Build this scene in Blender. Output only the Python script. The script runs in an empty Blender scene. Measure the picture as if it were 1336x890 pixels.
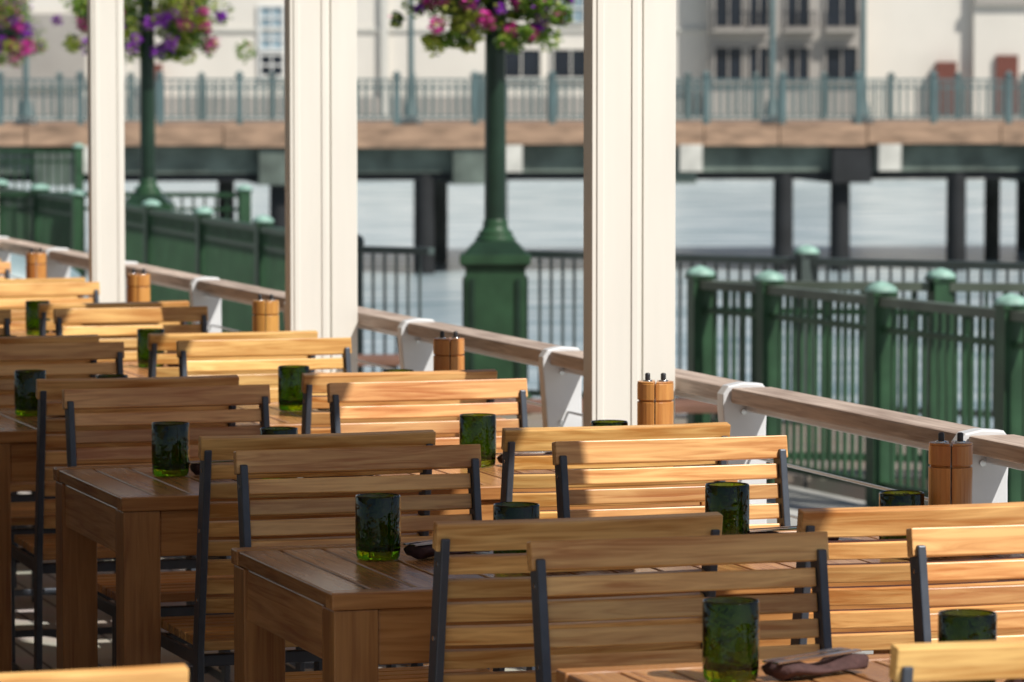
import bpy, math, random
from mathutils import Vector, Matrix
random.seed(11)
S=bpy.context.scene
S.view_settings.view_transform='Standard'; S.view_settings.look='None'; S.view_settings.exposure=0
COL=S.collection
# ------------------------------------------------------------------ materials
def newmat(name):
    m=bpy.data.materials.new(name); m.use_nodes=True
    nt=m.node_tree; b=nt.nodes['Principled BSDF']; return m,nt,b
def N(nt,t,**k):
    n=nt.nodes.new(t)
    for a,v in k.items(): setattr(n,a,v)
    return n
def plain(name,col,rough=.5,metal=0,var=.12,scale=6,bump=0.0,spec=.5,coat=0,stretch=None):
    m,nt,b=newmat(name)
    tc=N(nt,'ShaderNodeTexCoord'); no=N(nt,'ShaderNodeTexNoise'); no.inputs['Scale'].default_value=scale; no.inputs['Detail'].default_value=6
    if stretch:
        mp=N(nt,'ShaderNodeMapping'); mp.inputs['Scale'].default_value=stretch
        nt.links.new(tc.outputs['Object'],mp.inputs['Vector']); nt.links.new(mp.outputs[0],no.inputs['Vector'])
    else: nt.links.new(tc.outputs['Object'],no.inputs['Vector'])
    r=N(nt,'ShaderNodeValToRGB'); r.color_ramp.elements[0].position=.3; r.color_ramp.elements[1].position=.7
    c0=[max(0,c*(1-var)) for c in col]; c1=[min(1,c*(1+var)) for c in col]
    r.color_ramp.elements[0].color=(*c0,1); r.color_ramp.elements[1].color=(*c1,1)
    nt.links.new(no.outputs['Fac'],r.inputs['Fac']); nt.links.new(r.outputs['Color'],b.inputs['Base Color'])
    b.inputs['Roughness'].default_value=rough; b.inputs['Metallic'].default_value=metal
    b.inputs['Specular IOR Level'].default_value=spec
    if coat: b.inputs['Coat Weight'].default_value=coat
    if bump:
        bp=N(nt,'ShaderNodeBump'); bp.inputs['Strength'].default_value=bump; bp.inputs['Distance'].default_value=.01
        nt.links.new(no.outputs['Fac'],bp.inputs['Height']); nt.links.new(bp.outputs['Normal'],b.inputs['Normal'])
    return m
def wood(name,axis,dark,light,rough=.42,isl=.35,gs=1.0):
    m,nt,b=newmat(name)
    tc=N(nt,'ShaderNodeTexCoord'); geo=N(nt,'ShaderNodeNewGeometry'); oi=N(nt,'ShaderNodeObjectInfo')
    add=N(nt,'ShaderNodeMath',operation='MULTIPLY'); add.inputs[1].default_value=37.0
    nt.links.new(geo.outputs['Random Per Island'],add.inputs[0])
    ad2=N(nt,'ShaderNodeMath',operation='MULTIPLY_ADD'); ad2.inputs[1].default_value=91.0
    nt.links.new(oi.outputs['Random'],ad2.inputs[0]); nt.links.new(add.outputs[0],ad2.inputs[2])
    va=N(nt,'ShaderNodeVectorMath',operation='ADD')
    nt.links.new(tc.outputs['Object'],va.inputs[0]); nt.links.new(ad2.outputs[0],va.inputs[1])
    mp=N(nt,'ShaderNodeMapping'); sc=[70*gs,70*gs,70*gs]; sc[axis]=3.6
    mp.inputs['Scale'].default_value=sc
    nt.links.new(va.outputs[0],mp.inputs['Vector'])
    no=N(nt,'ShaderNodeTexNoise'); no.inputs['Scale'].default_value=1; no.inputs['Detail'].default_value=7; no.inputs['Distortion'].default_value=1.1
    nt.links.new(mp.outputs[0],no.inputs['Vector'])
    mp2=N(nt,'ShaderNodeMapping'); sc=[12,12,12]; sc[axis]=3.0; mp2.inputs['Scale'].default_value=sc
    nt.links.new(va.outputs[0],mp2.inputs['Vector'])
    n2=N(nt,'ShaderNodeTexNoise'); n2.inputs['Scale'].default_value=1; n2.inputs['Detail'].default_value=2
    nt.links.new(mp2.outputs[0],n2.inputs['Vector'])
    ma=N(nt,'ShaderNodeMath',operation='MULTIPLY_ADD'); ma.inputs[1].default_value=.55
    nt.links.new(no.outputs['Fac'],ma.inputs[0])
    mb=N(nt,'ShaderNodeMath',operation='MULTIPLY'); mb.inputs[1].default_value=.45
    nt.links.new(n2.outputs['Fac'],mb.inputs[0]); nt.links.new(mb.outputs[0],ma.inputs[2])
    r=N(nt,'ShaderNodeValToRGB'); r.color_ramp.elements[0].position=.37; r.color_ramp.elements[1].position=.60
    r.color_ramp.elements[0].color=(*dark,1); r.color_ramp.elements[1].color=(*light,1)
    nt.links.new(ma.outputs[0],r.inputs['Fac'])
    hs=N(nt,'ShaderNodeHueSaturation')
    mv=N(nt,'ShaderNodeMapRange'); mv.inputs['To Min'].default_value=1-isl; mv.inputs['To Max'].default_value=1+isl*.4
    nt.links.new(geo.outputs['Random Per Island'],mv.inputs['Value']); nt.links.new(mv.outputs[0],hs.inputs['Value'])
    mh=N(nt,'ShaderNodeMapRange'); mh.inputs['To Min'].default_value=.488; mh.inputs['To Max'].default_value=.506
    nt.links.new(oi.outputs['Random'],mh.inputs['Value']); nt.links.new(mh.outputs[0],hs.inputs['Hue'])
    nt.links.new(r.outputs['Color'],hs.inputs['Color']); nt.links.new(hs.outputs['Color'],b.inputs['Base Color'])
    b.inputs['Roughness'].default_value=rough
    bp=N(nt,'ShaderNodeBump'); bp.inputs['Strength'].default_value=.35; bp.inputs['Distance'].default_value=.002
    nt.links.new(no.outputs['Fac'],bp.inputs['Height']); nt.links.new(bp.outputs['Normal'],b.inputs['Normal'])
    return m
WX=wood('teak_x',0,(.53,.215,.05),(.95,.57,.21),rough=.36)
TX=wood('table_teak_x',0,(.34,.135,.04),(.60,.29,.10),rough=.27)
WY=wood('table_teak_y',1,(.32,.13,.045),(.58,.29,.11),rough=.22)
WZ=wood('table_teak_z',2,(.36,.135,.035),(.62,.29,.09),rough=.4)
WRAIL=wood('weathered_handrail',1,(.34,.25,.19),(.66,.54,.44),rough=.6,isl=.2)
MILLW=wood('mill_wood',2,(.46,.18,.04),(.68,.34,.09),isl=.1,rough=.3)
STEEL=plain('powder_coated_steel',(.07,.082,.105),.42,0.2,scale=30)
BLACKM=plain('blackened_steel',(.05,.05,.055),.35,0.5,scale=30)
WPAINT=plain('white_paint',(.79,.76,.70),.5,var=.04,scale=3,stretch=(4,4,.5))
WPSHADE=plain('white_paint_gap_shade',(.50,.47,.43),.6,var=.04,scale=3)  # post paint darkened to carry the shadow in the gap between the halves
SPAINT=plain('rail_post_paint',(.66,.67,.69),.4,var=.09,scale=8)
CABLE=plain('cable_steel',(.6,.6,.6),.3,.8)
CHROME=plain('cutlery_steel',(.7,.7,.7),.18,1.0)
GREEN=plain('green_paint',(.026,.068,.032),.42,var=.3,scale=5,spec=.35)
GREEND=plain('dark_green_paint',(.014,.034,.021),.3,var=.3,scale=5,spec=.4)
RAILG=plain('weathered_green_rail',(.10,.12,.09),.5,var=.25,scale=4)
GREYG=plain('grey_green_rail',(.06,.08,.075),.45,var=.2)
TEAL=plain('patina_cap',(.27,.44,.37),.5,var=.3,scale=20)
PIERG=plain('pier_rail_paint',(.10,.15,.155),.55,var=.2,scale=1,spec=.3)
NAPK=plain('napkin_cloth',(.075,.035,.033),.9,var=.25,scale=60,bump=.5)
CANV=plain('canopy_canvas',(.60,.48,.35),.9,var=.05)
CONC=plain('concrete',(.42,.41,.38),.85,var=.3,scale=1.3,bump=.2)
CONCL=plain('pale_concrete',(.55,.53,.48),.8,var=.2,scale=2)
PTIMB=plain('pier_timber',(.32,.205,.135),.8,var=.4,scale=1.5,stretch=(1,1,4))
PBEAM=plain('pier_beam',(.11,.135,.115),.85,var=.5,scale=1.2)
PILE=plain('piling',(.012,.013,.015),.8,var=.4,scale=2)
PILEG=plain('piling_grey',(.09,.095,.09),.8,var=.4,scale=2)
BWALL=plain('building_plaster',(.72,.675,.61),.9,var=.08,scale=.25)
BWALL2=plain('building_plaster_grey',(.38,.35,.32),.9,var=.14,scale=.3)
BTRIM=plain('building_trim',(.62,.60,.55),.8,var=.05)
BDARK=plain('window_glass_dark',(.02,.025,.035),.15,var=.3,scale=.8)
BPALE=plain('window_glass_pale',(.25,.33,.38),.15,var=.3,scale=.8)
BWHITE=plain('window_frame_white',(.78,.78,.76),.5,var=.03)
RUST=plain('red_brown_paint',(.16,.05,.035),.6,var=.2)
TARP=plain('tarp_blue_grey',(.20,.27,.29),.4,var=.2,scale=4)
def leafm(n,c,tr=.35):
    m=plain(n,c,.6,var=.3); nt=m.node_tree; b=nt.nodes['Principled BSDF']; out=nt.nodes['Material Output']
    t=N(nt,'ShaderNodeBsdfTranslucent'); t.inputs[0].default_value=(min(1,c[0]*1.6),min(1,c[1]*1.5),c[2],1)
    mx=N(nt,'ShaderNodeMixShader'); mx.inputs[0].default_value=tr
    nt.links.new(b.outputs[0],mx.inputs[1]); nt.links.new(t.outputs[0],mx.inputs[2]); nt.links.new(mx.outputs[0],out.inputs[0]); return m
LEAF=[leafm('leaf_a',(.16,.28,.03)),leafm('leaf_b',(.40,.46,.07)),leafm('leaf_c',(.05,.11,.02))]
PET=[leafm('petal_purple',(.30,.03,.52),.2),leafm('petal_magenta',(.62,.05,.36),.2)]
BENCHW=plain('bench_timber',(.20,.10,.065),.7,var=.25,scale=4)
def glassmat():
    m,nt,b=newmat('green_glass')
    b.inputs['Base Color'].default_value=(.15,.31,.006,1); b.inputs['Roughness'].default_value=.04
    b.inputs['Transmission Weight'].default_value=1; b.inputs['IOR'].default_value=1.45
    tc=N(nt,'ShaderNodeTexCoord'); no=N(nt,'ShaderNodeTexNoise'); no.inputs['Scale'].default_value=40
    nt.links.new(tc.outputs['Object'],no.inputs['Vector'])
    bp=N(nt,'ShaderNodeBump'); bp.inputs['Strength'].default_value=.5; bp.inputs['Distance'].default_value=.005
    nt.links.new(no.outputs['Fac'],bp.inputs['Height']); nt.links.new(bp.outputs['Normal'],b.inputs['Normal'])
    return m
GLASS=glassmat()
def watermat():
    m,nt,b=newmat('harbour_water')
    b.inputs['Roughness'].default_value=.25
    tc=N(nt,'ShaderNodeTexCoord')
    mp=N(nt,'ShaderNodeMapping'); mp.inputs['Scale'].default_value=(.25,.8,1); mp.inputs['Rotation'].default_value=(0,0,.3)
    nt.links.new(tc.outputs['Object'],mp.inputs['Vector'])
    no=N(nt,'ShaderNodeTexNoise'); no.inputs['Scale'].default_value=1.1; no.inputs['Detail'].default_value=7
    nt.links.new(mp.outputs[0],no.inputs['Vector'])
    bp=N(nt,'ShaderNodeBump'); bp.inputs['Strength'].default_value=.6; bp.inputs['Distance'].default_value=.2
    nt.links.new(no.outputs['Fac'],bp.inputs['Height']); nt.links.new(bp.outputs['Normal'],b.inputs['Normal'])
    r=N(nt,'ShaderNodeValToRGB'); r.color_ramp.elements[0].position=.38; r.color_ramp.elements[1].position=.62
    r.color_ramp.elements[0].color=(.24,.34,.38,1); r.color_ramp.elements[1].color=(.58,.65,.68,1)
    nt.links.new(no.outputs['Fac'],r.inputs['Fac']); nt.links.new(r.outputs['Color'],b.inputs['Base Color'])
    return m
WATER=watermat()
def deckmat(name,c1,c2,cm,w,h,rot=0):
    m,nt,b=newmat(name)
    tc=N(nt,'ShaderNodeTexCoord'); mp=N(nt,'ShaderNodeMapping'); mp.inputs['Rotation'].default_value=(0,0,rot)
    nt.links.new(tc.outputs['Object'],mp.inputs['Vector'])
    br=N(nt,'ShaderNodeTexBrick'); br.inputs['Scale'].default_value=1; br.inputs['Brick Width'].default_value=w; br.inputs['Row Height'].default_value=h
    br.inputs['Mortar Size'].default_value=.006; br.inputs['Color1'].default_value=(*c1,1); br.inputs['Color2'].default_value=(*c2,1); br.inputs['Mortar'].default_value=(*cm,1)
    nt.links.new(mp.outputs[0],br.inputs['Vector'])
    no=N(nt,'ShaderNodeTexNoise'); no.inputs['Scale'].default_value=4; no.inputs['Detail'].default_value=8
    nt.links.new(tc.outputs['Object'],no.inputs['Vector'])
    mx=N(nt,'ShaderNodeMixRGB',blend_type='MULTIPLY'); mx.inputs['Fac'].default_value=.35
    nt.links.new(br.outputs['Color'],mx.inputs[1]); nt.links.new(no.outputs['Color'],mx.inputs[2])
    nt.links.new(mx.outputs[0],b.inputs['Base Color']); b.inputs['Roughness'].default_value=.7
    return m
DECK=deckmat('terrace_decking',(.58,.54,.48),(.48,.45,.40),(.12,.11,.10),2.4,.14,math.pi/2)
PLATF=deckmat('platform_planks',(.36,.29,.24),(.30,.25,.2),(.05,.05,.05),3,.2)
# ------------------------------------------------------------------ mesh builder
class B:
    def __init__(s): s.v=[]; s.f=[]; s.m=[]; s.mats=[]; s.sm=[]
    def mi(s,mat):
        if mat not in s.mats: s.mats.append(mat)
        return s.mats.index(mat)
    def add(s,vs,fs,mat,smooth=False):
        o=len(s.v); s.v+= [tuple(v) for v in vs]; k=s.mi(mat)
        for f in fs: s.f.append(tuple(o+i for i in f)); s.m.append(k); s.sm.append(smooth)
    def box(s,x0,x1,y0,y1,z0,z1,mat):
        vs=[(x,y,z) for z in (z0,z1) for y in (y0,y1) for x in (x0,x1)]
        s.add(vs,[(0,2,3,1),(4,5,7,6),(0,1,5,4),(2,6,7,3),(0,4,6,2),(1,3,7,5)],mat)
    def frus(s,cx,cy,z0,h0,z1,h1,mat,k=1):
        vs=[(cx+a*h,cy+b_*h*k,z) for z,h in((z0,h0),(z1,h1)) for a,b_ in((-1,-1),(1,-1),(1,1),(-1,1))]
        s.add(vs,[(3,2,1,0),(4,5,6,7),(0,1,5,4),(1,2,6,5),(2,3,7,6),(3,0,4,7)],mat)
    def beam(s,p0,p1,w,d,mat,up=(0,0,1)):
        p0=Vector(p0);p1=Vector(p1);a=(p1-p0).normalized();u=Vector(up)
        if abs(a.dot(u))>.99:u=Vector((0,1,0))
        sd=a.cross(u).normalized();u=sd.cross(a)
        vs=[]
        for p in(p0,p1):
            for i,j in((-1,-1),(1,-1),(1,1),(-1,1)): vs.append(p+sd*i*w/2+u*j*d/2)
        s.add(vs,[(3,2,1,0),(4,5,6,7),(0,1,5,4),(1,2,6,5),(2,3,7,6),(3,0,4,7)],mat)
    def tube(s,p0,p1,r0,r1,mat,n=12):
        p0=Vector(p0);p1=Vector(p1);a=(p1-p0).normalized();u=Vector((0,0,1)) if abs(a.z)<.9 else Vector((0,1,0))
        sd=a.cross(u).normalized();u=sd.cross(a);vs=[]
        for p,r in((p0,r0),(p1,r1)):
            for i in range(n):
                t=2*math.pi*i/n; vs.append(p+(sd*math.cos(t)+u*math.sin(t))*r)
        fs=[(i,(i+1)%n,n+(i+1)%n,n+i) for i in range(n)]
        s.add(vs,fs,mat,True); s.add(vs[:n],[tuple(range(n-1,-1,-1))],mat); s.add(vs[n:],[tuple(range(n))],mat)
    def lathe(s,c,prof,mat,n=28,smooth=True,closed=False):
        vs=[];k=len(prof)
        for r,z in prof:
            for i in range(n):
                t=2*math.pi*i/n; vs.append((c[0]+r*math.cos(t),c[1]+r*math.sin(t),c[2]+z))
        fs=[]
        for j in range(k if closed else k-1):
            j2=(j+1)%k
            for i in range(n): fs.append((j*n+i,j*n+(i+1)%n,j2*n+(i+1)%n,j2*n+i))
        s.add(vs,fs,mat,smooth)
    def exyz(s,poly,x0,x1,mat):
        n=len(poly); vs=[(x0,y,z) for y,z in poly]+[(x1,y,z) for y,z in poly]
        fs=[tuple(range(n-1,-1,-1)),tuple(range(n,2*n))]+[(i,(i+1)%n,n+(i+1)%n,n+i) for i in range(n)]
        s.add(vs,fs,mat)
    def poly(s,pts,z0,z1,mat):
        n=len(pts); vs=[(x,y,z0) for x,y in pts]+[(x,y,z1) for x,y in pts]
        fs=[tuple(range(n-1,-1,-1)),tuple(range(n,2*n))]+[(i,(i+1)%n,n+(i+1)%n,n+i) for i in range(n)]
        s.add(vs,fs,mat)
    def mesh(s,name):
        me=bpy.data.meshes.new(name); me.from_pydata(s.v,[],s.f)
        for m in s.mats: me.materials.append(m)
        me.polygons.foreach_set('material_index',s.m); me.polygons.foreach_set('use_smooth',s.sm); me.update()
        import bmesh
        bm=bmesh.new(); bm.from_mesh(me); bmesh.ops.recalc_face_normals(bm,faces=bm.faces); bm.to_mesh(me); bm.free()
        return me
def obj(name,me,loc=(0,0,0),rz=0,bev=0,parent=None,tilt=(0,0),sc=1):
    o=bpy.data.objects.new(name,me); o.location=loc; o.rotation_euler=(tilt[0],tilt[1],rz); o.scale=(sc,sc,sc); COL.objects.link(o)
    if bev:
        md=o.modifiers.new('bevel','BEVEL'); md.width=bev; md.segments=2; md.limit_method='ANGLE'; md.angle_limit=math.radians(50)
    if parent: o.parent=parent
    return o
# harbour axes are turned 17.5 deg from the terrace axes
A=math.radians(17.5); CA,SA=math.cos(A),math.sin(A)
def H(x,z): return (CA*x+SA*z, CA*z-SA*x)
# ------------------------------------------------------------------ chair
def chair_mesh():
    b=B()
    def yl(z): return -.075*(z-.45)/.435
    for sx in(-1,1):
        x0,x1=(sx*.251,sx*.236) if sx<0 else(.236,.251)
        b.exyz([(.047,0),(.024,.45),(yl(.875)+.022,.875),(yl(.875)-.022,.875),(-.022,.45),(.003,0)],x0,x1,STEEL)
        b.exyz([(.395,0),(.435,0),(.445,.437),(.405,.437)],x0,x1,STEEL)
        xa,xb=(x0+.002,x1-.002)
        b.exyz([(.025,.405),(.404,.405),(.404,.435),(.025,.435)],xa,xb,STEEL)
        b.exyz([(.044,.10),(.396,.10),(.396,.125),(.044,.125)],xa,xb,STEEL)
        for z in(.55,.70,.83):
            xs=sx*.2515; b.tube((xs-.001,yl(z),z),(xs+.001,yl(z),z),.005,.005,CHROME,8)
    b.box(-.235,.235,.39,.415,.40,.425,STEEL); b.box(-.235,.235,.03,.055,.40,.425,STEEL)
    b.box(-.235,.235,.2,.22,.102,.122,STEEL)
    def slat(zc,h,hw,th,dy=0):
        y=yl(zc)+dy; dz=h/2; t=math.atan(.075/.435)
        ax=Vector((0,-math.sin(t),math.cos(t))); no=Vector((0,math.cos(t),math.sin(t)))
        c=Vector((0,y,zc)); vs=[]
        n=6
        for i in range(n+1):
            x=-hw+2*hw*i/n
            bow=.008*(1-(x/hw)**2)
            for p,q in((-1,-1),(1,-1),(1,1),(-1,1)):
                v=c+ax*p*dz+no*(q*th/2-bow); vs.append((x,v.y,v.z))
        fs=[(3,2,1,0),tuple(4*n+k for k in range(4))]
        for i in range(n):
            for k in range(4): fs.append((4*i+k,4*i+(k+1)%4,4*i+4+(k+1)%4,4*i+4+k))
        b.add(vs,fs,WX)
    slat(.878,.048,.258,.026,.0)
    z=.878-.024-.010-.016
    for i in range(8):
        slat(z,.0315,.2345,.018); z-=.0415
    y=.0
    for i in range(8):
        b.box(-.233,.233,y,y+.046,.438,.458,WX); y+=.0545
    return b.mesh('dining_chair')
CH=chair_mesh()
def chair(v,u,away=True,j=.010):
    return obj('dining_chair',CH,(v+random.uniform(-j,j),u+random.uniform(-j,j),0),(0 if away else math.pi)+random.uniform(-.022,.022),bev=.0025)
# ------------------------------------------------------------------ table (origin at left front corner)
TW,TDp=1.42,.75
def table_mesh():
    b=B(); n=17; w=(TW-.0)/n
    for i in range(n):
        b.box(i*w+.003,(i+1)*w-.003,.05,TDp-.05,.722,.75,WY)
    b.box(0,TW,0,.047,.7205,.7515,TX); b.box(0,TW,TDp-.047,TDp,.7205,.7515,TX)
    L=.082
    for x in(.004,TW-.004-L):
        for y in(.004,TDp-.004-L): b.box(x,x+L,y,y+L,0,.72,WZ)
    b.box(L+.005,TW-L-.005,.010,.034,.62,.7195,TX); b.box(L+.005,TW-L-.005,TDp-.034,TDp-.010,.62,.7195,TX)
    b.box(.010,.034,L+.005,TDp-L-.005,.62,.7195,WY); b.box(TW-.034,TW-.010,L+.005,TDp-L-.005,.62,.7195,WY)
    return b.mesh('dining_table')
TB=table_mesh()
def tumbler():
    b=B(); R=.043;h=.12
    prof=[(.0005,.0),(R*.9,.0),(R*.96,.006),(R,.03),(R,h-.003),(R-.0015,h),(R-.003,h-.003),(R-.004,.03),(R-.006,.016),(.0005,.014)]
    b.lathe((0,0,0),prof,GLASS,36); return b.mesh('green_glass_tumbler')
GT=tumbler()
def mill():
    b=B(); R=.0405; n=14
    def half(sx,z0,z1,R,gap=.0012):
        pts=[(sx*(gap+R*math.sin(math.pi*i/n)),-R*math.cos(math.pi*i/n)) for i in range(n+1)]
        b.poly(pts,z0,z1,MILLW)
    for sx in(-1,1):
        half(sx,0,.166,R); half(sx,.1665,.1695,R*.93); half(sx,.170,.208,R)
        half(sx,.2082,.212,R*.96,.0025)
        b.lathe((sx*.018,0,.2118),[(.0005,0),(.006,0),(.006,.016),(.0045,.019),(.0005,.0195)],BLACKM,14)
        b.lathe((sx*.018,0,.2116),[(.011,0),(.011,.003),(.006,.0035)],CHROME,14)
    return b.mesh('salt_and_pepper_grinder')
PM=mill()
def napkin():
    b=B()
    n=18; m=20
    vs=[]
    for i in range(n+1):
        t=i/n; y=-.085+.17*t; w=.030+.004*math.sin(t*9)+.004*(1 if t>.8 else 0); h=.011+.003*math.sin(t*7+1)
        for k in range(m):
            a=2*math.pi*k/m; vs.append((w*math.cos(a)*(1+.12*math.sin(3*a+t*5)),y,h+h*math.sin(a)*(.9+.2*math.sin(4*a+t*11))))
    fs=[(i*m+k,i*m+(k+1)%m,i*m+m+(k+1)%m,i*m+m+k) for i in range(n) for k in range(m)]
    fs+=[tuple(range(m)),tuple(n*m+k for k in range(m))]
    b.add(vs,fs,NAPK,True)
    b.beam((-.011,-.10,.028),(-.013,.03,.030),.006,.003,CHROME); b.box(-.024,-.002,.03,.045,.0285,.0315,CHROME)
    for k in range(4): b.box(-.0235+k*.006,-.0207+k*.006,.045,.082,.0285,.0315,CHROME)
    b.beam((.013,-.10,.028),(.011,.085,.030),.012,.003,CHROME)
    return b.mesh('rolled_napkin_with_cutlery')
NP=napkin()
def place_glass(v,u): 
    return obj('green_glass_tumbler',GT,(v,u,.752),random.uniform(0,6))
# ------------------------------------------------------------------ right seating block
T0=5.23; P=1.75
for k in range(8):
    T=T0+P*k
    obj('dining_table',TB,(1.87+(.085 if k==0 else 0),T,0),random.uniform(-.004,.004),bev=.003)
    for cv in(2.24,2.91):
        if k==0: chair(cv+.14,T-.11,j=.005); chair(cv+.055,T+TDp+.315,False,j=.003)
        else: chair(cv,T-.195); chair(cv-(.005 if cv>2.5 else 0),T+TDp+.325,False)
    jj=lambda s:random.uniform(-s,s)
    if k==0: gl=[(2.17,.56),(2.45,.32),(3.0,.5)]
    else: gl=[(2.09+jj(.015),.48+jj(.02)),(2.29+jj(.02),.25),(2.80+jj(.02),.46+jj(.03)),(3.05,.22+jj(.02))]
    for i,(gv,gu) in enumerate(gl):
        place_glass(gv,T+gu)
        obj('rolled_napkin_with_cutlery',NP,(gv+.14,T+gu+.01,.752),-1.25+jj(.3))
MU=[7.22,8.90,10.55,12.55,14.4,16.3,5.5]
for u in MU:
    obj('salt_and_pepper_grinder',PM,(3.15,u,.752),-.3+random.uniform(-.12,.12),bev=.002)
for k in range(7):
    T=5.42+P*k
    obj('dining_table',TB,(-.42,T,0),0,bev=.003)
    for cv in(.22,.93): chair(cv-(.12 if k>0 else 0),T-.195,j=.005); chair(cv-.12,T+TDp+.30,False)
    place_glass(-.2,T+.4); place_glass(.6,T+.3)
# ------------------------------------------------------------------ terrace
b=B(); b.poly([(-14,-6),(3.72,-6),(3.72,34),(-14,34)],-.62,0,DECK); obj('terrace_deck',b.mesh('terrace_deck'))
root=bpy.data.objects.new('cable_railing',None); COL.objects.link(root)
RV=3.60; RH=.900; posts=[8.06+1.43*i for i in range(-8,17)]
b=B()
for i,u in enumerate(posts):
    prof=[(RV-.055,.002),(RV+.05,.002),(RV+.04,.80),(RV+.045,RH-.01),(RV+.03,RH+.008),(RV-.02,RH+.012),(RV-.06,RH+.004),(RV-.074,RH-.016),(RV-.074,RH-.05),(RV-.066,RH-.14),(RV-.055,.6)]
    n=len(prof); vs=[(x,u-.022,z) for x,z in prof]+[(x,u+.022,z) for x,z in prof]
    b.add(vs,[tuple(range(n)),tuple(range(2*n-1,n-1,-1))]+[(j,n+j,n+(j+1)%n,(j+1)%n) for j in range(n)],SPAINT)
    b.box(RV-.09,RV+.09,u-.06,u+.06,.001,.012,SPAINT)
    for z in (.70,.84): b.tube((RV-.02,u-.026,z),(RV-.02,u-.021,z),.007,.007,CABLE,10)
obj('posts',b.mesh('posts'),parent=root,bev=.004)
b=B()
for i in range(len(posts)-1):
    b.box(RV-.055,RV+.055,posts[i]+.024,posts[i+1]-.024,RH-.038,RH,WRAIL)
    b.box(RV-.015,RV+.015,posts[i]+.024,posts[i+1]-.024,RH-.06,RH-.04,SPAINT)
obj('handrail',b.mesh('handrail'),parent=root,bev=.006)
b=B()
for z in(.13,.25,.37,.49,.61,.73): b.tube((RV,posts[0],z),(RV,posts[-1],z),.004,.004,CABLE,6)
obj('cables',b.mesh('cables'),parent=root)
def white_post(v,u,single=False):
    b=B(); b.box(0,.132,0,.07,.0,2.93,WPAINT)
    b.box(.012,.030,-.004,-.0005,0,2.93,WPAINT); b.box(.104,.122,-.004,-.0005,0,2.93,WPAINT)
    if not single:
        b.box(.139,.225,.008,.075,.0,2.93,WPAINT); b.box(.133,.138,.03,.06,0,2.93,WPSHADE)
    b.box(-.03,.255 if not single else .16,-.03,.11,.0,.012,WPAINT)
    return obj('white_post',b.mesh('white_post'),(v,u,0),bev=.004)
for u in(9.83,12.86,19.2,6.7): white_post(3.31,u)
white_post(3.325,16.05,True)
root=bpy.data.objects.new('terrace_canopy',None); COL.objects.link(root)
b=B()
EV=3.68; UC=4.42
b.box(-9,EV,UC,26,3.02,3.035,CANV)
obj('canvas',b.mesh('canvas'),parent=root)
b=B(); b.box(3.32,3.50,UC+.05,25.8,2.935,3.018,WPAINT)
for u in range(5,26,2): b.box(-9,3.3,u,u+.06,2.95,3.017,WPAINT)
obj('rafters',b.mesh('rafters'),parent=root)
# ------------------------------------------------------------------ quay, water
b=B(); b.poly([(3.73,-20),(8.6,-20),(8.35,15.4),(7.95,21.2),(7.6,26.7),(7.95,28.3),(7.95,80),(3.73,80)],-3.2,-.5,CONC); obj('quay_pavement',b.mesh('quay'))
b=B(); b.poly([(7.98,21.2),(7.65,26.9),(12.2,21.4),(11.2,19.2)],-.8,-.505,PLATF)
for x,y in((8.6,21.2),(9.2,24.4),(11,20),(11.6,21.5)): b.tube((x,y,-3.2),(x,y,-.8),.15,.15,PILE)
obj('timber_platform',b.mesh('timber_platform'))
b=B(); b.add([(-900,-900,-2.75),(900,-900,-2.75),(900,900,-2.75),(-900,900,-2.75)],[(0,1,2,3)],WATER); obj('water',b.mesh('water'))
# ------------------------------------------------------------------ green fences
def fence(name,pts,mat=GREEN,cap=TEAL,zb=-.5,h=1.07,pitch=.105,maxspan=None,post=.055,band=True,pw=.018,rail=None,skip=()):
    rail=rail or mat
    b=B()
    P2=[Vector((*p,0)) for p in pts]
    if maxspan:
        q=[P2[0]]
        for a,c in zip(P2[:-1],P2[1:]):
            n=max(1,round((c-a).length/maxspan))
            for i in range(1,n+1): q.append(a.lerp(c,i/n))
        P2=q
    for ip,p in enumerate(P2):
        if ip in skip or (ip-len(P2)) in skip: continue
        b.frus(p.x,p.y,zb,post,zb+h+.0,post,mat)
        b.frus(p.x,p.y,zb+h,post*1.2,zb+h+.018,post*1.2,mat)
        b.lathe((p.x,p.y,zb+h+.019),[(post*1.45,0),(post*1.5,.012),(post*1.3,.026),(post*.8,.042),(post*.2,.052),(.001,.054)],cap,16)
    for a,c in zip(P2[:-1],P2[1:]):
        d=(c-a).normalized(); L=(c-a).length; a2=a+d*post; c2=c-d*post
        Z=lambda v,z:(v.x,v.y,z)
        b.beam(Z(a2,zb+h-.03),Z(c2,zb+h-.03),.08,.045,rail)
        if band:
            b.beam(Z(a2,zb+h-.17),Z(c2,zb+h-.17),.04,.03,mat)
        b.beam(Z(a2,zb+.11),Z(c2,zb+.11),.045,.04,mat)
        n=int((L-2*post)/pitch)
        for i in range(1,n):
            q=a2.lerp(c2,i/n); top=zb+h-.056
            b.beam(Z(q,zb+.13),Z(q,top),pw,pw,mat,up=(d.x,d.y,0))
    return obj(name,b.mesh(name))
fence('green_fence',[(8.55,14.1),(8.42,15.4),(8.29,16.7),(8.15,17.98),(8.03,19.29),(7.92,20.57),(7.76,21.2)],pw=.018,pitch=.08,rail=RAILG)
fence('green_fence',[(7.76,21.2),(8.9,20.55),(10.1,19.9),(11.2,19.25)],pw=.018,skip=(0,),rail=RAILG,pitch=.09)
fence('waterfront_railing',[(7.35,26.75),(7.76,26.3)],mat=GREYG,cap=GREYG,band=False,post=.03,h=1.05,pitch=.085,pw=.015,skip=(-1,))
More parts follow.
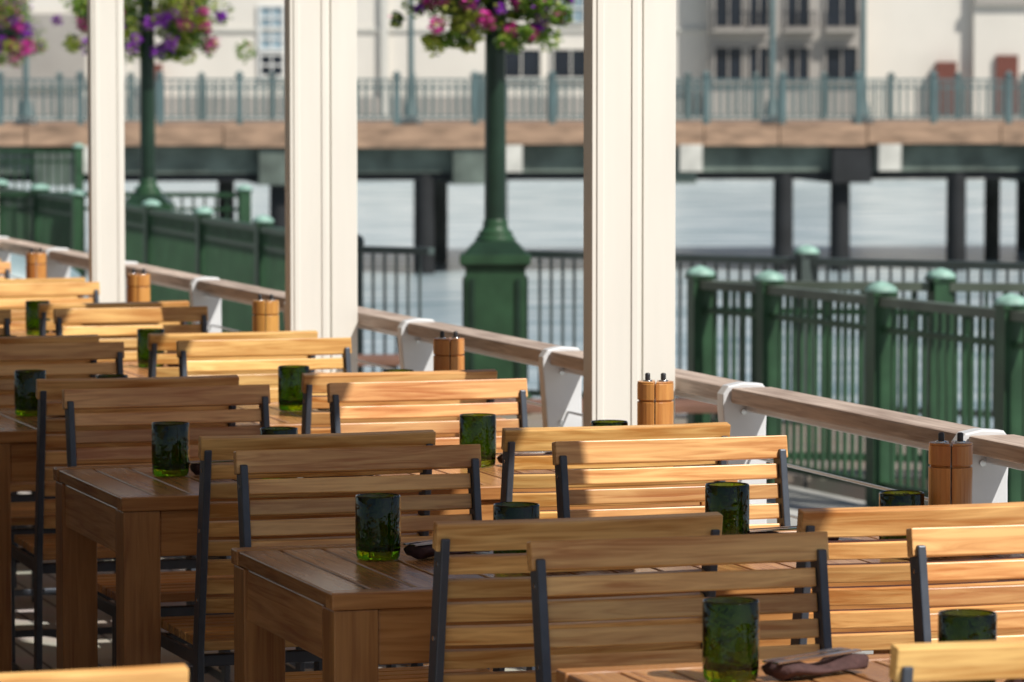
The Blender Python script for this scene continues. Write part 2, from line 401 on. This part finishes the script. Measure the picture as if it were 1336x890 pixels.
fence('waterfront_railing',[(8.2,25.75),(9.55,24.15)],mat=GREYG,cap=GREYG,band=False,post=.035,h=1.05,pw=.015,skip=(0,-1),pitch=.085)
fence('waterfront_railing',[(9.55,24.15),(12.1,21.4)],mat=GREYG,cap=TEAL,band=True,post=.055,h=1.05,pw=.015,pitch=.085)
fence('green_fence',[(7.5,28.0),(7.72,36.7)],maxspan=2.0,pw=.025,pitch=.085)
fence('green_fence',[(7.72,37.9),(7.8,52)],maxspan=2.0,pw=.025,pitch=.085)
fence('green_fence',[(7.35,26.75),(7.5,28.0)],pw=.03,pitch=.10,skip=(0,1))
a=H(-6.6,40.8); c=H(-2.6,40.2)
fence('green_fence',[a,c],maxspan=.9,pw=.02)
a=H(-8.5,54); c=H(-5.6,53.5)
fence('green_fence',[a,c],maxspan=1.2,pw=.02,zb=-.3)
# ------------------------------------------------------------------ lamp posts with baskets
def street_lamp(v,u,rz=-A,mag=.4,bs=1.0):
    root=bpy.data.objects.new('street_lamp',None); COL.objects.link(root); root.location=(v,u,-.5); root.rotation_euler=(0,0,rz)
    b=B(); f=b.frus
    f(0,0,0,.24,.09,.24,GREEN); f(0,0,.09,.235,.13,.205,GREEN); f(0,0,.13,.195,.94,.195,GREEN)
    for sx,sy in((0,-1),(0,1),(1,0),(-1,0)):
        for t in(-.15,.15):
            cx,cy=sx*.197+(t if sx==0 else 0), sy*.197+(t if sy==0 else 0)
            f(cx,cy,.2,.016,.87,.016,GREEND)
    f(0,0,.94,.2,.965,.225,GREEND); f(0,0,.965,.23,1.025,.23,GREEN); f(0,0,1.025,.215,1.11,.13,GREEND)
    b.lathe((0,0,1.11),[(.13,0),(.13,.02),(.11,.035),(.115,.055),(.09,.07),(.08,.10),(.082,.12),(.072,.14)],GREEN,20)
    b.lathe((0,0,1.25),[(.072,0),(.067,1.0),(.062,2.55),(.06,2.95),(.08,2.97),(.08,3.01),(.05,3.05)],GREEND,16,True)
    for s in(-1,1): b.tube((0,0,3.35),(s*.3*bs,0,3.2),.012,.012,GREEND,8)
    obj('pole',b.mesh('lamp_pole'),parent=root,bev=.004)
    b=B(); b.lathe((0,0,4.3),[(.07,0),(.17,.06),(.2,.4),(.15,.5)],BWHITE,16); b.lathe((0,0,4.79),[(.22,0),(.16,.08),(.03,.16),(.02,.25),(.001,.27)],GREEND,16)
    obj('lantern',b.mesh('lantern'),parent=root)
    b=B()
    for s in(-1,1):
        cx=s*.24*bs
        b.lathe((cx,0,2.55),[(.02,0),(.10*bs,.03),(.16*bs,.12),(.17*bs,.2)],GREEN,14)
        clumps=[(cx+random.gauss(0,.11)*bs,random.gauss(0,.13)*bs,2.75+random.uniform(-.14,.3),random.uniform(.07,.15)*bs,0) for _ in range(28)]
        clumps+=[(cx+random.gauss(0,.14)*bs,random.gauss(0,.13)*bs,2.50+random.uniform(-.12,.08),random.uniform(.04,.08)*bs,0) for _ in range(14)]
        clumps+=[(cx+random.gauss(0,.15)*bs,-.12*bs-random.random()*.1,2.58+random.uniform(-.17,.25),random.uniform(.03,.055)*bs,1) for _ in range(int(26*mag))]
        for (x,y,z,r,fl) in clumps:
            shade=random.choice([0,0,1,1,1,2]); pc=random.choice(PET)
            for _ in range(int(60+950*r)):
                d=Vector((random.gauss(0,1),random.gauss(0,1),random.gauss(0,1))).normalized()*r*random.uniform(.55,1.15)
                p=Vector((x,y,z))+d; sz=random.uniform(.012,.027)
                q=Matrix.Rotation(random.uniform(0,6.3),3,'Z')@Matrix.Rotation(random.uniform(0,3.1),3,'X')
                vs=[p+q@Vector(w)*sz for w in((-1,0,0),(0,-.6,.15),(1.1,0,0),(0,.6,.15))]
                m=LEAF[shade] if random.random()<.7 else random.choice(LEAF)
                if fl and random.random()<.75 or random.random()<.02+.12*(mag>.8): m=pc
                b.add(vs,[(0,1,2,3)],m)
    me=bpy.data.meshes.new('flowers'); me.from_pydata(b.v,[],b.f)
    for m in b.mats: me.materials.append(m)
    me.polygons.foreach_set('material_index',b.m); me.update()
    obj('hanging_flower_baskets',me,parent=root)
street_lamp(7.99,25.70,mag=.6); street_lamp(8.23,37.2,bs=1.4,mag=.5); street_lamp(8.25,46.5,mag=1.2,bs=1.6)
# ------------------------------------------------------------------ quay furniture
def bench(v,u,rz,L=1.8):
    b=B()
    for i in range(5): b.box(-L/2,L/2,-.24+i*.1,-.155+i*.1,.42,.46,BENCHW)
    for x in(-L/2+.2,L/2-.2):
        b.box(x-.03,x+.03,-.22,.22,.37,.418,GREEND); b.box(x-.03,x+.03,-.2,-.13,0,.37,GREEND); b.box(x-.03,x+.03,.13,.2,0,.37,GREEND)
    obj('park_bench',b.mesh('park_bench'),(v,u,-.5),rz,bev=.004)
bench(6.9,20.6,-A); bench(6.2,24.5,-A+.1)
def boat(v,u,rz):
    b=B(); n=20; m=12; vs=[]
    for i in range(n+1):
        t=i/n; x=-1.3+2.6*t; w=.6*(1-abs(2*t-1)**3.0)**.6+.02; h=.5*(1-abs(2*t-1)**2.4)**.6+.02
        for k in range(m+1):
            a=math.pi*k/m; vs.append((x,w*math.cos(a),.70+h*math.sin(a)**.8))
    fs=[(i*(m+1)+k,i*(m+1)+k+1,(i+1)*(m+1)+k+1,(i+1)*(m+1)+k) for i in range(n) for k in range(m)]
    b.add(vs,fs,TARP,True)
    for x in(-.8,.8):
        b.box(x-.04,x+.04,-.6,.6,.62,.70,BENCHW)
        for y in(-.5,.5): b.box(x-.03,x+.03,y-.03,y+.03,0,.62,BENCHW)
    obj('upturned_dinghy',b.mesh('upturned_dinghy'),(v,u,-.5),rz)
boat(*H(-3.95,26.5),-.35)
# ------------------------------------------------------------------ far pier
def hp(x,z): return H(x,z+.15*x)
HR=-A+math.atan(.15)
proot=bpy.data.objects.new('pier',None); COL.objects.link(proot); proot.location=(*hp(0,94),0); proot.rotation_euler=(0,0,HR)
b=B()
b.box(-60,75,0,12,.45,.65,PTIMB)
x=-60
while x<75:
    w=random.uniform(1.5,4.5); b.box(x,min(75,x+w)-.03,-.12+random.uniform(-.03,.03),-.002,.17+random.uniform(-.04,.04),.655+random.uniform(-.03,.02),PTIMB); x+=w
obj('deck',b.mesh('pier_deck'),parent=proot)
b=B(); b.box(-60,75,.25,.7,-.44,.16,PBEAM); b.box(-60,75,6,6.5,-.5,.3,PBEAM); b.box(-60,75,11,11.5,-.5,.3,PBEAM)
b.box(-60,75,.35,.65,-.62,-.442,PILE)  # strip in near-black piling colour stands in for shadow below the front beam
xs=[-38,-33.5,-29,-24.5,-20,-15.5,-10.3,-5.3,-.9,3.8,7.9,12.6,17,22,27,32,37,42,50,60]
for x in xs: b.box(x-.45,x+.45,-.05,11.8,-.70,.12,PBEAM if x!=7.9 else PILE)
obj('beams_and_shade_strip',b.mesh('pier_beams_and_shade_strip'),parent=proot)
b=B()
for x in(-20.1,-9.6,-.05,4.1,8.75,16.4,24.2): b.box(x-.26,x+.26,-.2,.2,-.42,.19,CONCL)
obj('pile_caps',b.mesh('pile_caps'),parent=proot)
b=B()
for x in[-30,-25,-19.5,-14,-9.2,-5.24,-1.95,6.4,7.74,10.5,15.2,20,25,31,38]:
    b.tube((x,.5,-4),(x,.5,-.45),.25,.23,PILE,12)
for x in[-27,-22,-16,-6.0,-.84,3.2,12.9,17,23]:
    b.tube((x,6.2,-4),(x,6.2,-.45),.2,.2,PILEG,12); b.tube((x+2.2,11.2,-4),(x+2.2,11.2,-.45),.2,.2,PILEG,12)
obj('pilings',b.mesh('pilings'),parent=proot)
def pier_rail(y,nm):
    b=B(); zt=1.72
    b.box(-60,75,y-.04,y+.04,zt-.08,zt-.03,PIERG); b.box(-60,75,y-.03,y+.03,zt-.25,zt-.22,PIERG); b.box(-60,75,y-.03,y+.03,.74,.78,PIERG)
    x=-40
    while x<50:
        b.box(x-.022,x+.022,y-.02,y+.02,.79,zt-.1,PIERG); x+=.19
    x=-40
    while x<50:
        b.frus(x,y,.65,.07,zt+.04,.07,PIERG); b.frus(x,y,zt+.04,.10,zt+.08,.10,PIERG); b.frus(x,y,zt+.08,.07,zt+.15,.02,PIERG); x+=1.78
    obj(nm,b.mesh(nm),parent=proot)
pier_rail(.1,'railing_front'); pier_rail(11.5,'railing_back')
for x in(-19.5,-10.8,-2.17,6.14,8.27,15.5,24):
    b=B(); b.lathe((0,0,.65),[(.24,0),(.24,.12),(.17,.2),(.13,.5),(.075,.6),(.065,3),(.055,5.5)],PIERG,12)
    b.lathe((0,0,.652),[(.27,0),(.26,.14),(.2,.18)],CONCL,12)
    b.lathe((0,0,6.15),[(.05,0),(.18,.1),(.2,.4),(.05,.6)],BWHITE,12)
    px,py=hp(x,94); off=Vector((math.cos(HR+math.pi/2),math.sin(HR+math.pi/2)))*.9
    obj('pier_street_lamp',b.mesh('pier_street_lamp'),(px+off.x,py+off.y,0))
# ------------------------------------------------------------------ far shore
broot=bpy.data.objects.new('waterfront_warehouse',None); COL.objects.link(broot); broot.location=(*H(0,190),0); broot.rotation_euler=(0,0,-A)
b=B()
b.box(-95,8.95,0,20,-.9,15,BWALL); b.box(8.95,16.0,-1.2,20,-.9,11,BWALL2); b.box(16.0,21.1,0,20,-.9,15,BWALL); b.box(21.1,95,-.5,20,-.9,13,BWALL)
b.box(-95,8.94,-.12,-.002,3.9,4.05,BTRIM); b.box(21.12,95,-.75,-.502,5.1,5.5,BWALL2); b.box(-95,8.94,-.2,-.002,-.88,.9,BWALL2)
for x in range(-90,8,12): b.box(x,x+.35,-.25,-.003,-.88,15,BTRIM)
b.box(-30,-19.5,-.35,-.004,1.3,4.7,BWALL2)
obj('walls',b.mesh('walls'),parent=broot)
g=B(); 
def win(x0,x1,z0,z1,y,gm,fm,nx,nz,fr=.07):
    g.box(x0,x1,y-.06,y-.005,z0,z1,gm)
    g.box(x0-fr,x0,y-.14,y-.004,z0-fr,z1+fr,fm); g.box(x1,x1+fr,y-.14,y-.004,z0-fr,z1+fr,fm)
    g.box(x0,x1,y-.14,y-.004,z1,z1+fr,fm); g.box(x0-.05,x1+.05,y-.2,y-.004,z0-fr,z0,fm)
    for i in range(1,nx): xx=x0+(x1-x0)*i/nx; g.box(xx-.03,xx+.03,y-.11,y-.061,z0,z1,fm)
    for i in range(1,nz): zz=z0+(z1-z0)*i/nz; g.box(x0,x1,y-.12,y-.0615,zz-.04,zz+.04,fm)
win(-11.5,-10.5,3.1,5.0,0,BPALE,BWHITE,2,4,.12); win(-11.5,-10.5,1.9,2.8,0,BDARK,BWHITE,2,2,.1)
win(-9.2,-8.2,3.1,5.0,0,BPALE,BWHITE,2,4,.12)
win(-.45,1.3,1.8,3.05,0,BDARK,BTRIM,2,1); win(1.9,3.5,1.8,3.05,0,BDARK,BTRIM,2,1)
win(2.2,3.3,4.3,5.6,0,BPALE,BTRIM,2,2)
for x in(-45,-38,-26): win(x,x+1.1,3.1,5.0,-.36 if -30<x<-19 else 0,BPALE,BWHITE,2,4,.12)
for x0,x1 in((9.25,10.45),(10.8,11.65),(12.5,13.5),(14.3,15.7)):
    win(x0,x1,4.1,6.2,-1.2,BDARK,BWALL2,2,1,.1); win(x0,x1,1.6,3.15,-1.2,BDARK,BWALL2,2,1,.1)
win(25,28,2,4.5,-.5,BDARK,BTRIM,3,2)
obj('windows',g.mesh('windows'),parent=broot)
g=B()
for x0 in(9.1,12.3,14.2):
    x1=x0+(2.6 if x0<10 else 1.5)
    g.box(x0,x1,-2.0,-1.202,3.85,3.98,BWALL2); g.box(x0,x1,-2.0,-1.96,4.7,4.76,BDARK)
    n=int((x1-x0)/.16)
    for i in range(n+1): xx=x0+.02+(x1-x0-.04)*i/n; g.box(xx-.02,xx+.02,-1.99,-1.97,3.98,4.7,BDARK)
for x0,x1,h in((19.4,20.3,2.5),(22.1,23.1,2.8),(-16.5,-16.0,2.4)): g.box(x0,x1,-.72,-.501 if x0>21.1 else -.002,.05,h,RUST)
obj('balconies_and_doors',g.mesh('balconies'),parent=broot)
b=B(); b.box(-400,400,-7,300,-3.2,.0,CONC); o=obj('far_shore_ground',b.mesh('far_shore')); o.location=(*H(0,190),-.02); o.rotation_euler=(0,0,-A)
# ------------------------------------------------------------------ light
sv=Vector((.45,-.74,.97)).normalized()
w=bpy.data.worlds.new('World'); S.world=w; w.use_nodes=True; nt=w.node_tree; bg=nt.nodes['Background']
sk=nt.nodes.new('ShaderNodeTexSky'); sk.sky_type='NISHITA'; sk.sun_disc=False
sk.sun_elevation=math.asin(sv.z); sk.sun_rotation=math.atan2(sv.x,sv.y)
nt.links.new(sk.outputs[0],bg.inputs[0]); bg.inputs[1].default_value=.066
l=bpy.data.lights.new('sun','SUN'); l.energy=5; l.angle=math.radians(.5); l.color=(1,.96,.88)
o=bpy.data.objects.new('sun',l); COL.objects.link(o); o.rotation_euler=(-sv).to_track_quat('-Z','Y').to_euler(); o.location=(0,0,30)
# ------------------------------------------------------------------ camera
c=bpy.data.cameras.new('camera'); c.sensor_width=36; c.lens=5400/1336*36; c.clip_end=3000; c.clip_start=.1
c.dof.use_dof=True; c.dof.focus_distance=8.2; c.dof.aperture_fstop=9
o=bpy.data.objects.new('camera',c); COL.objects.link(o); o.location=(0,0,1.65)
o.rotation_euler=(math.pi/2-math.atan(340/5400),0,-A); S.camera=o
